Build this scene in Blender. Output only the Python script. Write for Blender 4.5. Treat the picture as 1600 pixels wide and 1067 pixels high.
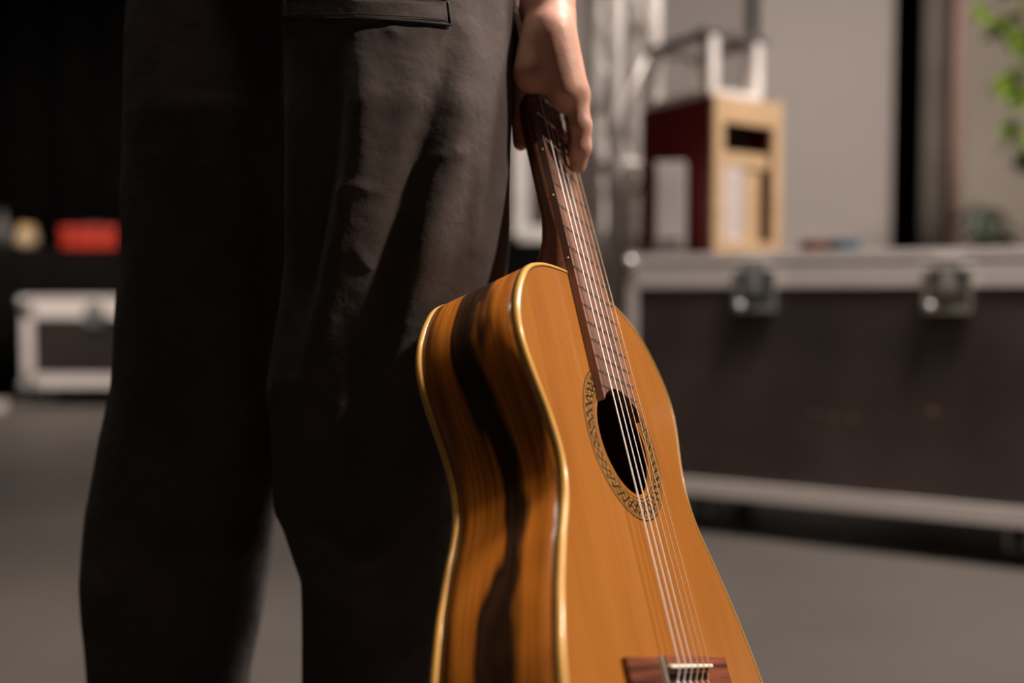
import bpy, bmesh, math, random
import numpy as np
from mathutils import Vector, Matrix, noise
from mathutils.bvhtree import BVHTree

for o in list(bpy.data.objects):
    bpy.data.objects.remove(o)
scene = bpy.context.scene
COL = scene.collection
PI = math.pi

# ------------------------------------------------------------------ camera
CAM_H = 0.64
PITCH = math.radians(2.742)
FPX = 1555.6
cam_d = bpy.data.cameras.new('camera')
cam_d.lens = 35.0
cam_d.sensor_width = 36.0
cam_d.clip_start = 0.02
cam_d.dof.use_dof = True
cam_d.dof.focus_distance = 0.81
cam_d.dof.aperture_fstop = 1.8
cam_d.dof.aperture_blades = 0
cam = bpy.data.objects.new('camera', cam_d)
cam.location = (0, 0, CAM_H)
cam.rotation_euler = (PI / 2 - PITCH, 0, 0)
COL.objects.link(cam)
scene.camera = cam

# ------------------------------------------------------------------ world, view
world = bpy.data.worlds.new('world')
scene.world = world
world.use_nodes = True
world.node_tree.nodes['Background'].inputs[0].default_value = (0.9, 0.85, 0.8, 1)
world.node_tree.nodes['Background'].inputs[1].default_value = 0.001
vs = scene.view_settings
vs.view_transform = 'Standard'
vs.look = 'None'
vs.gamma = 1.0
vs.use_curve_mapping = False
vs.exposure = 0.0


# ------------------------------------------------------------------ lights
def light(name, kind, loc, target, power, color, **kw):
    d = bpy.data.lights.new(name, kind)
    d.energy = power
    d.color = color
    for k, v in kw.items():
        setattr(d, k, v)
    o = bpy.data.objects.new(name, d)
    o.location = loc
    dirv = Vector(target) - Vector(loc)
    o.rotation_euler = dirv.to_track_quat('-Z', 'Y').to_euler()
    COL.objects.link(o)
    return o


# spotlight hung high to the right of the photographer
light('key_lamp', 'SPOT', (1.85, 0.24, 2.55), (0.0, 0.86, 0.68), 315, (1.0, 0.86, 0.74),
      spot_size=math.radians(34), spot_blend=0.5, shadow_soft_size=0.10)
# ceiling panels of the hall
light('ceiling_panel_lamp_right', 'AREA', (1.75, 1.60, 3.95), (1.75, 1.7, 0), 280, (1.0, 0.88, 0.80),
      shape='RECTANGLE', size=1.2, size_y=0.6)
light('ceiling_panel_lamp_left', 'AREA', (-2.7, 4.4, 3.2), (-2.6, 5.9, 0.2), 32, (1.0, 0.86, 0.76),
      shape='RECTANGLE', size=1.2, size_y=0.6, spread=math.radians(95))
light('ceiling_panel_lamp_middle', 'AREA', (-0.30, 0.80, 3.95), (-0.30, 0.80, 0), 23, (1.0, 0.84, 0.70),
      shape='RECTANGLE', size=1.2, size_y=0.15)

# photo pixel + distance along the view axis -> place in the room
SP, CP = math.sin(PITCH), math.cos(PITCH)


def W(px, py, d):
    x = (px - 800) / FPX * d
    y = (533.5 - py) / FPX * d
    return Vector((x, y * SP + d * CP, CAM_H + y * CP - d * SP))


# ------------------------------------------------------------------ materials
MATS = {}


def nodes_of(name):
    m = bpy.data.materials.new(name)
    m.use_nodes = True
    nt = m.node_tree
    return m, nt, nt.nodes['Principled BSDF']


def mat(name, col, rough=0.5, metal=0.0, coat=0.0, var=0.12, scale=8.0, bump=0.0, bscale=60.0,
        stretch=(1, 1, 1), col2=None, spec=0.5, sss=0.0):
    """principled material with noise-driven colour variation and relief"""
    if name in MATS:
        return MATS[name]
    m, nt, b = nodes_of(name)
    N, L = nt.nodes, nt.links
    tc = N.new('ShaderNodeTexCoord')
    mp = N.new('ShaderNodeMapping')
    mp.inputs['Scale'].default_value = stretch
    L.new(tc.outputs['Object'], mp.inputs['Vector'])
    nz = N.new('ShaderNodeTexNoise')
    nz.inputs['Scale'].default_value = scale
    nz.inputs['Detail'].default_value = 5
    L.new(mp.outputs['Vector'], nz.inputs['Vector'])
    mx = N.new('ShaderNodeMix')
    mx.data_type = 'RGBA'
    c2 = col2 if col2 else tuple(c * (1 - var * 2) for c in col)
    mx.inputs['A'].default_value = (*c2, 1)
    c1 = col if col2 else tuple(min(1, c * (1 + var)) for c in col)
    mx.inputs['B'].default_value = (*c1, 1)
    rp = N.new('ShaderNodeMapRange')
    rp.inputs['From Min'].default_value = 0.3
    rp.inputs['From Max'].default_value = 0.7
    L.new(nz.outputs['Fac'], rp.inputs['Value'])
    L.new(rp.outputs['Result'], mx.inputs['Factor'])
    L.new(mx.outputs['Result'], b.inputs['Base Color'])
    b.inputs['Roughness'].default_value = rough
    b.inputs['Metallic'].default_value = metal
    b.inputs['Coat Weight'].default_value = coat
    b.inputs['Coat Roughness'].default_value = 0.08
    b.inputs['Specular IOR Level'].default_value = spec
    if sss:
        b.inputs['Subsurface Weight'].default_value = sss
        b.inputs['Subsurface Radius'].default_value = (0.01, 0.004, 0.002)
    if bump:
        n2 = N.new('ShaderNodeTexNoise')
        n2.inputs['Scale'].default_value = bscale
        n2.inputs['Detail'].default_value = 4
        L.new(mp.outputs['Vector'], n2.inputs['Vector'])
        bp = N.new('ShaderNodeBump')
        bp.inputs['Strength'].default_value = bump
        bp.inputs['Distance'].default_value = 0.002
        L.new(n2.outputs['Fac'], bp.inputs['Height'])
        L.new(bp.outputs['Normal'], b.inputs['Normal'])
    MATS[name] = m
    return m


def ramp(nt, fac, stops):
    r = nt.nodes.new('ShaderNodeValToRGB')
    e = r.color_ramp.elements
    e[0].position, e[0].color = stops[0][0], (*stops[0][1], 1)
    e[1].position, e[1].color = stops[-1][0], (*stops[-1][1], 1)
    for p, c in stops[1:-1]:
        k = e.new(p)
        k.color = (*c, 1)
    nt.links.new(fac, r.inputs['Fac'])
    return r.outputs['Color']


def math_node(nt, op, a, b=None):
    n = nt.nodes.new('ShaderNodeMath')
    n.operation = op
    for i, v in enumerate((a, b)):
        if v is None:
            continue
        if isinstance(v, (int, float)):
            n.inputs[i].default_value = v
        else:
            nt.links.new(v, n.inputs[i])
    return n.outputs[0]


def soundboard_material():
    m, nt, b = nodes_of('cedar_soundboard')
    N, L = nt.nodes, nt.links
    tc = N.new('ShaderNodeTexCoord')
    mp = N.new('ShaderNodeMapping')
    mp.inputs['Scale'].default_value = (420, 3, 3)
    L.new(tc.outputs['Object'], mp.inputs['Vector'])
    g = N.new('ShaderNodeTexNoise')
    g.inputs['Scale'].default_value = 1.0
    g.inputs['Detail'].default_value = 3
    L.new(mp.outputs['Vector'], g.inputs['Vector'])
    mp2 = N.new('ShaderNodeMapping')
    mp2.inputs['Scale'].default_value = (26, 4, 4)
    L.new(tc.outputs['Object'], mp2.inputs['Vector'])
    g2 = N.new('ShaderNodeTexNoise')
    g2.inputs['Scale'].default_value = 1.0
    g2.inputs['Detail'].default_value = 4
    L.new(mp2.outputs['Vector'], g2.inputs['Vector'])
    s = math_node(nt, 'ADD', math_node(nt, 'MULTIPLY', g.outputs['Fac'], 0.5),
                  math_node(nt, 'MULTIPLY', g2.outputs['Fac'], 0.5))
    c = ramp(nt, s, [(0.3, (0.250, 0.079, 0.0105)), (0.5, (0.310, 0.109, 0.0155)), (0.7, (0.355, 0.133, 0.021))])
    L.new(c, b.inputs['Base Color'])
    b.inputs['Roughness'].default_value = 0.36
    b.inputs['Coat Weight'].default_value = 0.7
    b.inputs['Coat Roughness'].default_value = 0.14
    return m


def rosewood_rib_material():
    """figured rosewood: u runs round the body, v across the rib"""
    m, nt, b = nodes_of('rosewood_rib')
    N, L = nt.nodes, nt.links
    uv = N.new('ShaderNodeUVMap')
    mp = N.new('ShaderNodeMapping')
    mp.inputs['Scale'].default_value = (7.5, 3.2, 1)
    L.new(uv.outputs['UV'], mp.inputs['Vector'])
    nz = N.new('ShaderNodeTexNoise')
    nz.inputs['Scale'].default_value = 0.9
    nz.inputs['Detail'].default_value = 2.5
    L.new(mp.outputs['Vector'], nz.inputs['Vector'])
    sep = N.new('ShaderNodeSeparateXYZ')
    L.new(uv.outputs['UV'], sep.inputs[0])
    u, v = sep.outputs[0], sep.outputs[1]
    # streak figure: v bent by slow noise, then a banded profile
    wob = math_node(nt, 'MULTIPLY', math_node(nt, 'SUBTRACT', nz.outputs['Fac'], 0.5), 0.62)
    vv = math_node(nt, 'ADD', v, wob)
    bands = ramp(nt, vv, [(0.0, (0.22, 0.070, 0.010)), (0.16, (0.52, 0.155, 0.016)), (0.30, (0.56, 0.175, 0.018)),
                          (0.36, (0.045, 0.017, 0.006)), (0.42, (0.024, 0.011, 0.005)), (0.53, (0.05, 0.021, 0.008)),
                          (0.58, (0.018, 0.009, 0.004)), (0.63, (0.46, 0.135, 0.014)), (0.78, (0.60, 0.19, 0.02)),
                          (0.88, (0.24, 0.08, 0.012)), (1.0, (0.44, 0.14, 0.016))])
    mp2 = N.new('ShaderNodeMapping')
    mp2.inputs['Scale'].default_value = (10, 120, 1)
    L.new(uv.outputs['UV'], mp2.inputs['Vector'])
    fz = N.new('ShaderNodeTexNoise')
    fz.inputs['Scale'].default_value = 0.6
    fz.inputs['Detail'].default_value = 5
    L.new(mp2.outputs['Vector'], fz.inputs['Vector'])
    fine = N.new('ShaderNodeMapRange')
    fine.inputs['From Min'].default_value = 0.34
    fine.inputs['From Max'].default_value = 0.62
    fine.inputs['To Min'].default_value = 0.42
    fine.inputs['To Max'].default_value = 1.05
    L.new(fz.outputs['Fac'], fine.inputs['Value'])
    mx = N.new('ShaderNodeVectorMath')
    mx.operation = 'SCALE'
    L.new(bands, mx.inputs[0])
    L.new(fine.outputs['Result'], mx.inputs['Scale'])
    L.new(mx.outputs['Vector'], b.inputs['Base Color'])
    b.inputs['Roughness'].default_value = 0.45
    b.inputs['Specular IOR Level'].default_value = 0.15
    b.inputs['Coat Weight'].default_value = 0.45
    b.inputs['Coat Roughness'].default_value = 0.16
    return m


def rosette_material():
    """mosaic ring: u = angle (turns), v = 0 inner .. 1 outer"""
    m, nt, b = nodes_of('rosette_mosaic')
    N, L = nt.nodes, nt.links
    uv = N.new('ShaderNodeUVMap')
    sep = N.new('ShaderNodeSeparateXYZ')
    L.new(uv.outputs['UV'], sep.inputs[0])
    u, v = sep.outputs[0], sep.outputs[1]
    # motif band: interlaced lozenges from two crossing sine lines
    a = math_node(nt, 'MULTIPLY', u, 2 * PI * 22)
    s1 = math_node(nt, 'MULTIPLY', math_node(nt, 'SINE', a), 0.20)
    s2 = math_node(nt, 'MULTIPLY', math_node(nt, 'SINE', math_node(nt, 'MULTIPLY', a, 2.0)), 0.10)
    vc = math_node(nt, 'SUBTRACT', v, 0.5)
    lines = None

    def line(expr, w):
        return math_node(nt, 'LESS_THAN', math_node(nt, 'ABSOLUTE', expr), w)
    parts = [line(math_node(nt, 'SUBTRACT', vc, s1), 0.07), line(math_node(nt, 'ADD', vc, s1), 0.07),
             line(math_node(nt, 'SUBTRACT', vc, s2), 0.03), line(math_node(nt, 'SUBTRACT', v, 0.03), 0.03),
             line(math_node(nt, 'SUBTRACT', v, 0.14), 0.02), line(math_node(nt, 'SUBTRACT', v, 0.2), 0.025),
             line(math_node(nt, 'SUBTRACT', v, 0.80), 0.025), line(math_node(nt, 'SUBTRACT', v, 0.88), 0.02),
             line(math_node(nt, 'SUBTRACT', v, 0.97), 0.03)]
    acc = parts[0]
    for p in parts[1:]:
        acc = math_node(nt, 'MAXIMUM', acc, p)
    dots = N.new('ShaderNodeTexNoise')
    mp = N.new('ShaderNodeMapping')
    mp.inputs['Scale'].default_value = (190, 9, 1)
    L.new(uv.outputs['UV'], mp.inputs['Vector'])
    L.new(mp.outputs['Vector'], dots.inputs['Vector'])
    dots.inputs['Scale'].default_value = 1.0
    speck = math_node(nt, 'GREATER_THAN', dots.outputs['Fac'], 0.55)
    inband = math_node(nt, 'MULTIPLY', math_node(nt, 'GREATER_THAN', v, 0.2), math_node(nt, 'LESS_THAN', v, 0.8))
    acc = math_node(nt, 'MAXIMUM', acc, math_node(nt, 'MULTIPLY', speck, inband))
    mx = N.new('ShaderNodeMix')
    mx.data_type = 'RGBA'
    mx.inputs['A'].default_value = (0.40, 0.18, 0.035, 1)
    mx.inputs['B'].default_value = (0.018, 0.011, 0.006, 1)
    L.new(acc, mx.inputs['Factor'])
    L.new(mx.outputs['Result'], b.inputs['Base Color'])
    b.inputs['Roughness'].default_value = 0.35
    b.inputs['Coat Weight'].default_value = 0.5
    return m


def trouser_material():
    m, nt, b = nodes_of('washed_black_twill')
    N, L = nt.nodes, nt.links
    tc = N.new('ShaderNodeTexCoord')
    # faded blotches
    n1 = N.new('ShaderNodeTexNoise')
    n1.inputs['Scale'].default_value = 9
    n1.inputs['Detail'].default_value = 7
    n1.inputs['Roughness'].default_value = 0.65
    L.new(tc.outputs['Object'], n1.inputs['Vector'])
    c = ramp(nt, n1.outputs['Fac'], [(0.3, (0.055, 0.043, 0.040)), (0.55, (0.080, 0.064, 0.059)), (0.75, (0.104, 0.084, 0.077))])
    # fine worn crease lines
    mpv = N.new('ShaderNodeMapping')
    mpv.inputs['Scale'].default_value = (16, 3, 5)
    mpv.inputs['Rotation'].default_value = (0, 0.25, 0)
    L.new(tc.outputs['Object'], mpv.inputs['Vector'])
    v = N.new('ShaderNodeTexNoise')
    v.inputs['Scale'].default_value = 1.4
    v.inputs['Detail'].default_value = 3
    v.inputs['Distortion'].default_value = 1.2
    L.new(mpv.outputs['Vector'], v.inputs['Vector'])
    ridge = math_node(nt, 'ABSOLUTE', math_node(nt, 'SUBTRACT', v.outputs['Fac'], 0.5))
    crease = N.new('ShaderNodeMapRange')
    crease.inputs['From Min'].default_value = 0.0
    crease.inputs['From Max'].default_value = 0.016
    crease.inputs['To Min'].default_value = 1.0
    crease.inputs['To Max'].default_value = 0.0
    L.new(ridge, crease.inputs['Value'])
    n3 = N.new('ShaderNodeTexNoise')
    n3.inputs['Scale'].default_value = 14
    L.new(tc.outputs['Object'], n3.inputs['Vector'])
    cw = math_node(nt, 'MULTIPLY', crease.outputs['Result'],
                   math_node(nt, 'MULTIPLY', math_node(nt, 'GREATER_THAN', n3.outputs['Fac'], 0.60), 0.0))
    mx = N.new('ShaderNodeMix')
    mx.data_type = 'RGBA'
    L.new(cw, mx.inputs['Factor'])
    L.new(c, mx.inputs['A'])
    mx.inputs['B'].default_value = (0.17, 0.14, 0.125, 1)
    # twill weave
    w = N.new('ShaderNodeTexWave')
    w.wave_type = 'BANDS'
    w.bands_direction = 'DIAGONAL'
    w.inputs['Scale'].default_value = 260
    w.inputs['Distortion'].default_value = 0.6
    L.new(tc.outputs['Object'], w.inputs['Vector'])
    wv = N.new('ShaderNodeMapRange')
    wv.inputs['To Min'].default_value = 0.86
    wv.inputs['To Max'].default_value = 1.1
    L.new(w.outputs['Fac'], wv.inputs['Value'])
    sc = N.new('ShaderNodeVectorMath')
    sc.operation = 'SCALE'
    L.new(mx.outputs['Result'], sc.inputs[0])
    L.new(wv.outputs['Result'], sc.inputs['Scale'])
    L.new(sc.outputs['Vector'], b.inputs['Base Color'])
    b.inputs['Roughness'].default_value = 0.95
    b.inputs['Specular IOR Level'].default_value = 0.1
    b.inputs['Sheen Weight'].default_value = 0.04
    n4 = N.new('ShaderNodeTexNoise')
    n4.inputs['Scale'].default_value = 22
    n4.inputs['Detail'].default_value = 5
    L.new(tc.outputs['Object'], n4.inputs['Vector'])
    hsum = math_node(nt, 'ADD', math_node(nt, 'MULTIPLY', n4.outputs['Fac'], 1.0),
                     math_node(nt, 'MULTIPLY', cw, 0.15))
    bp = N.new('ShaderNodeBump')
    bp.inputs['Strength'].default_value = 0.8
    bp.inputs['Distance'].default_value = 0.005
    L.new(hsum, bp.inputs['Height'])
    L.new(bp.outputs['Normal'], b.inputs['Normal'])
    return m


M_TOP = soundboard_material()
M_RIB = rosewood_rib_material()
M_ROS = rosette_material()
M_TRO = trouser_material()
M_BACKW = mat('rosewood_back', (0.20, 0.07, 0.015), 0.3, coat=0.6, stretch=(30, 3, 3), scale=1.5, var=0.3)
M_BIND = mat('cream_binding', (0.62, 0.33, 0.075), 0.3, coat=0.5, var=0.06, scale=30)
M_PURF = mat('dark_purfling', (0.06, 0.03, 0.012), 0.4)
M_NECK = mat('mahogany_neck', (0.14, 0.042, 0.014), 0.35, coat=0.5, stretch=(60, 5, 60), scale=1.0, var=0.25)
M_FB = mat('rosewood_fretboard', (0.205, 0.098, 0.068), 0.38, stretch=(260, 10, 40), scale=1.0, var=0.28, spec=0.8)
M_FRET = mat('nickel_fret', (0.80, 0.74, 0.66), 0.22, metal=1.0, var=0.03)
M_BONE = mat('bone', (0.80, 0.72, 0.58), 0.35, var=0.05)
M_BRASSDOT = mat('brass_dot', (0.75, 0.5, 0.2), 0.35, var=0.05)
M_BRIDGE = mat('rosewood_bridge', (0.16, 0.045, 0.02), 0.4, stretch=(6, 160, 60), scale=1.2, var=0.45, coat=0.2)
M_RAMP = mat('black_inlay', (0.012, 0.010, 0.009), 0.4)
M_WOUND = mat('silver_wound_string', (0.92, 0.85, 0.80), 0.4, metal=0.2, var=0.03)
M_NYLON = mat('nylon_string', (0.58, 0.36, 0.23), 0.2, var=0.03)
M_SKIN = mat('skin', (0.55, 0.30, 0.225), 0.5, scale=45, var=0.08, bump=0.12, bscale=160, sss=0.12, spec=0.35)
M_NAIL = mat('fingernail', (0.62, 0.36, 0.28), 0.3, var=0.03)
M_THREAD = mat('black_thread', (0.010, 0.009, 0.009), 0.8)
M_SHIRT = mat('black_jersey', (0.022, 0.020, 0.020), 0.95, spec=0.1, bump=0.4, bscale=90)
M_HAIR = mat('dark_brown_hair', (0.05, 0.03, 0.02), 0.6, stretch=(30, 30, 4), scale=3)
M_SHOE = mat('black_leather', (0.02, 0.019, 0.018), 0.45)
M_SOLE = mat('pale_rubber', (0.45, 0.42, 0.38), 0.7)
M_LAM = mat('brown_laminate', (0.082, 0.060, 0.055), 0.5, scale=3, var=0.25, bump=0.15, bscale=240)
M_LAMD = mat('dark_laminate', (0.030, 0.022, 0.019), 0.55, scale=3, var=0.2, bump=0.15, bscale=240)
M_ALU = mat('brushed_aluminium', (0.90, 0.83, 0.80), 0.45, metal=0.1, stretch=(3, 3, 40), scale=6, var=0.08)
M_ALUT = mat('truss_aluminium', (0.92, 0.85, 0.81), 0.4, metal=0.12, scale=9, var=0.12)
M_ZINC = mat('zinc_hardware', (0.62, 0.63, 0.61), 0.25, metal=0.6, scale=14, var=0.15)
M_DISH = mat('dark_latch_dish', (0.30, 0.33, 0.31), 0.35, metal=0.8, var=0.1)
M_RUB = mat('black_rubber', (0.02, 0.02, 0.02), 0.7)
M_TYRE = mat('grey_caster_tyre', (0.12, 0.14, 0.14), 0.5)
M_CONC = mat('polished_concrete', (0.098, 0.088, 0.079), 0.5, scale=1.3, var=0.10, bump=0.1, bscale=40, spec=0.35)
M_DARKW = mat('black_painted_wall', (0.010, 0.0095, 0.009), 0.9, spec=0.1)
M_DRAPE = mat('black_molton', (0.0055, 0.005, 0.0048), 1.0, spec=0.02)
M_PANEL = mat('warm_white_panel', (0.50, 0.445, 0.41), 0.7, scale=1.2, var=0.03)
M_PANEL2 = mat('grey_panel', (0.355, 0.315, 0.29), 0.7, scale=1.2, var=0.04)
M_BEIGE = mat('beige_wall_panel', (0.40, 0.345, 0.29), 0.75, scale=1.5, var=0.05)
M_CURT = mat('taupe_curtain', (0.20, 0.175, 0.15), 0.9, scale=3, var=0.08)
M_PINK = mat('salmon_pipe', (0.46, 0.27, 0.225), 0.5, var=0.05)
M_RED = mat('dark_red_paint', (0.135, 0.006, 0.006), 0.6, var=0.08, scale=4)
M_PLY = mat('birch_plywood', (0.60, 0.41, 0.235), 0.55, stretch=(3, 3, 30), scale=2, var=0.08)
M_PALE = mat('pale_board', (0.60, 0.52, 0.50), 0.6, var=0.04)
M_GREY = mat('grey_plastic', (0.33, 0.30, 0.285), 0.5, var=0.06)
M_GREY2 = mat('light_grey_mesh', (0.43, 0.39, 0.37), 0.6, var=0.06)
M_DKGREY = mat('dark_grey_bar', (0.10, 0.09, 0.085), 0.5, var=0.1)
M_REDBOX = mat('red_plastic', (0.58, 0.045, 0.024), 0.4, var=0.08, scale=5)
M_TAN = mat('tan_clay', (0.55, 0.40, 0.25), 0.6, var=0.1)
M_BLUE = mat('blue_tape', (0.07, 0.13, 0.20), 0.5)
M_REDT = mat('maroon_tape', (0.16, 0.03, 0.03), 0.5)
M_CORE = mat('cardboard_core', (0.40, 0.26, 0.14), 0.8)
M_WHITE = mat('white_tape', (0.75, 0.70, 0.68), 0.6, var=0.03)
M_LEAF = mat('leaf_green', (0.22, 0.34, 0.035), 0.5, scale=20, var=0.2)
M_LEAFD = mat('leaf_dark', (0.045, 0.07, 0.04), 0.6, scale=20, var=0.2)
M_STEM = mat('brown_bark', (0.12, 0.075, 0.045), 0.85, scale=40, var=0.25, bump=0.5)
M_SOIL = mat('dark_soil', (0.03, 0.02, 0.014), 1.0, bump=0.8)
M_POT = mat('grey_pot', (0.13, 0.13, 0.125), 0.7)
M_UPH = mat('grey_upholstery', (0.14, 0.13, 0.115), 0.9, bump=0.4, bscale=200)


# ------------------------------------------------------------------ mesh helpers
def tag(o, label=None, cat=None, group=None, kind=None):
    if label:
        o['label'] = label
    if cat:
        o['category'] = cat
    if group:
        o['group'] = group
    if kind:
        o['kind'] = kind
    return o


def empty(name, loc=(0, 0, 0), rz=0.0, parent=None):
    o = bpy.data.objects.new(name, None)
    o.location = loc
    o.rotation_euler = (0, 0, rz)
    o.empty_display_size = 0.05
    COL.objects.link(o)
    o.parent = parent
    return o


def link(name, me, m, parent=None, smooth=False):
    if m is not None and len(me.materials) == 0:
        me.materials.append(m)
    if smooth:
        me.polygons.foreach_set('use_smooth', [True] * len(me.polygons))
    o = bpy.data.objects.new(name, me)
    COL.objects.link(o)
    o.parent = parent
    return o


def pyobj(name, verts, faces, m, parent=None, smooth=False):
    me = bpy.data.meshes.new(name)
    me.from_pydata([tuple(v) for v in verts], [], [tuple(f) for f in faces])
    me.update()
    return link(name, me, m, parent, smooth)


def bmobj(name, bm, m, parent=None, smooth=False):
    bmesh.ops.recalc_face_normals(bm, faces=bm.faces[:])
    me = bpy.data.meshes.new(name)
    bm.to_mesh(me)
    bm.free()
    return link(name, me, m, parent, smooth)


def add_box(bm, c, s, rot=None, bevel=0.0):
    r = bmesh.ops.create_cube(bm, size=1.0)
    vs_ = r['verts']
    bmesh.ops.scale(bm, vec=s, verts=vs_)
    if bevel:
        es = list({e for v in vs_ for e in v.link_edges})
        g = bmesh.ops.bevel(bm, geom=es, offset=bevel, segments=2, profile=0.6, affect='EDGES')
        vs_ = list({v for f in g['faces'] for v in f.verts} | {v for v in vs_ if v.is_valid})
    if rot is not None:
        bmesh.ops.rotate(bm, cent=(0, 0, 0), matrix=rot, verts=vs_)
    bmesh.ops.translate(bm, vec=c, verts=vs_)
    return vs_


def box(name, c, s, m, parent=None, bevel=0.0, rot=None):
    bm = bmesh.new()
    add_box(bm, c, s, rot, bevel)
    return bmobj(name, bm, m, parent)


def tube_data(pts, rad, n=8, caps=True):
    pts = [Vector(p) for p in pts]
    k = len(pts)
    rads = rad if isinstance(rad, (list, tuple)) else [rad] * k
    V, F = [], []
    up = None
    for i, p in enumerate(pts):
        t = (pts[min(i + 1, k - 1)] - pts[max(i - 1, 0)]).normalized()
        if up is None:
            up = Vector((0, 0, 1)) if abs(t.z) < 0.9 else Vector((1, 0, 0))
        a = (up - t * up.dot(t)).normalized()
        up = a
        b = t.cross(a)
        for j in range(n):
            th = 2 * PI * j / n
            V.append(p + (a * math.cos(th) + b * math.sin(th)) * rads[i])
    for i in range(k - 1):
        for j in range(n):
            F.append((i * n + j, i * n + (j + 1) % n, (i + 1) * n + (j + 1) % n, (i + 1) * n + j))
    if caps:
        F.append(tuple(range(n))[::-1])
        F.append(tuple((k - 1) * n + j for j in range(n)))
    return V, F


def tube(name, pts, rad, m, parent=None, n=8):
    V, F = tube_data(pts, rad, n)
    return pyobj(name, V, F, m, parent, True)


def lathe(name, prof, m, parent=None, n=24, loc=(0, 0, 0), axis='Z', smooth=True):
    V, F = [], []
    k = len(prof)
    for i, (r, z) in enumerate(prof):
        for j in range(n):
            th = 2 * PI * j / n
            p = Vector((r * math.cos(th), r * math.sin(th), z))
            if axis == 'Y':
                p = Vector((p.x, -p.z, p.y))
            elif axis == 'X':
                p = Vector((p.z, p.x, p.y))
            V.append(p + Vector(loc))
    for i in range(k - 1):
        for j in range(n):
            F.append((i * n + j, i * n + (j + 1) % n, (i + 1) * n + (j + 1) % n, (i + 1) * n + j))
    F.append(tuple(range(n))[::-1])
    F.append(tuple((k - 1) * n + j for j in range(n)))
    return pyobj(name, V, F, m, parent, smooth)


def prism(name, poly, z0, z1, m, parent=None, smooth=False):
    n = len(poly)
    V = [(x, y, z0) for x, y in poly] + [(x, y, z1) for x, y in poly]
    F = [tuple(range(n))[::-1], tuple(range(n, 2 * n))]
    for i in range(n):
        j = (i + 1) % n
        F.append((i, j, n + j, n + i))
    return pyobj(name, V, F, m, parent, smooth)


def copy_tree(o, parent=None):
    c = o.copy()
    COL.objects.link(c)
    c.parent = parent
    for ch in [x for x in bpy.data.objects if x.parent == o]:
        copy_tree(ch, c)
    return c


def catmull(pts, per=6, closed=True):
    out = []
    n = len(pts)
    P = [np.array(p, float) for p in pts]
    rng = range(n) if closed else range(n - 1)
    for i in rng:
        if closed:
            p0, p1, p2, p3 = P[i - 1], P[i], P[(i + 1) % n], P[(i + 2) % n]
        else:
            p0, p1, p2, p3 = P[max(i - 1, 0)], P[i], P[i + 1], P[min(i + 2, n - 1)]
        for k in range(per):
            t = k / per
            out.append(0.5 * ((2 * p1) + (-p0 + p2) * t + (2 * p0 - 5 * p1 + 4 * p2 - p3) * t * t
                              + (-p0 + 3 * p1 - 3 * p2 + p3) * t ** 3))
    if not closed:
        out.append(P[-1])
    return out


def surface_nets(F, org, h):
    """polygonise the zero level of a sampled field (negative inside)"""
    ins = F < 0
    nx, ny, nz = F.shape
    corners = [(i, j, k) for i in (0, 1) for j in (0, 1) for k in (0, 1)]

    def sub(A, c):
        return A[c[0]:nx - 1 + c[0], c[1]:ny - 1 + c[1], c[2]:nz - 1 + c[2]]
    cnt = sum(sub(ins, c).astype(np.int8) for c in corners)
    cells = np.argwhere((cnt > 0) & (cnt < 8))
    idx = -np.ones((nx - 1, ny - 1, nz - 1), np.int64)
    idx[tuple(cells.T)] = np.arange(len(cells))
    acc = np.zeros((len(cells), 3))
    num = np.zeros(len(cells))
    for a in corners:
        for ax in range(3):
            if a[ax] == 0:
                b = list(a)
                b[ax] = 1
                fa = F[tuple((cells + np.array(a)).T)]
                fb = F[tuple((cells + np.array(b)).T)]
                ok = (fa < 0) != (fb < 0)
                t = np.where(ok, fa / np.where(ok, fa - fb, 1), 0)
                p = np.tile(np.array(a, float), (len(cells), 1))
                p[:, ax] += t
                acc[ok] += p[ok]
                num[ok] += 1
    V = (cells + acc / num[:, None]) * h + np.array(org)
    faces = []
    for ax in range(3):
        o1, o2 = [(1, 2), (2, 0), (0, 1)][ax]
        sl0 = [slice(None)] * 3
        sl1 = [slice(None)] * 3
        sl0[ax] = slice(0, -1)
        sl1[ax] = slice(1, None)
        ed = ins[tuple(sl0)] != ins[tuple(sl1)]
        e = np.argwhere(ed)
        ok = (e[:, o1] > 0) & (e[:, o2] > 0) & (e[:, o1] < F.shape[o1] - 1) & (e[:, o2] < F.shape[o2] - 1)
        e = e[ok]
        d1 = np.zeros(3, int)
        d1[o1] = 1
        d2 = np.zeros(3, int)
        d2[o2] = 1
        q = np.stack([idx[tuple((e - d1 - d2).T)], idx[tuple((e - d2).T)], idx[tuple(e.T)], idx[tuple((e - d1).T)]], 1)
        flip = ~ins[tuple(e.T)]
        q[flip] = q[flip][:, ::-1]
        faces.append(q)
    return V, np.concatenate(faces)


def nets_mesh(name, V, F):
    me = bpy.data.meshes.new(name)
    me.vertices.add(len(V))
    me.vertices.foreach_set('co', np.asarray(V, np.float32).ravel())
    me.loops.add(len(F) * 4)
    me.loops.foreach_set('vertex_index', F.astype(np.int32).ravel())
    me.polygons.add(len(F))
    me.polygons.foreach_set('loop_start', np.arange(0, len(F) * 4, 4, dtype=np.int32))
    me.polygons.foreach_set('loop_total', np.full(len(F), 4, np.int32))
    me.update(calc_edges=True)
    me.validate()
    return me


def smin(a, b, k):
    h = np.clip(0.5 + 0.5 * (b - a) / k, 0, 1)
    return b + (a - b) * h - k * h * (1 - h)


def grid(lo, hi, h):
    ax = [np.arange(lo[i], hi[i] + h, h, dtype=np.float32) for i in range(3)]
    return np.meshgrid(*ax, indexing='ij')


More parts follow.
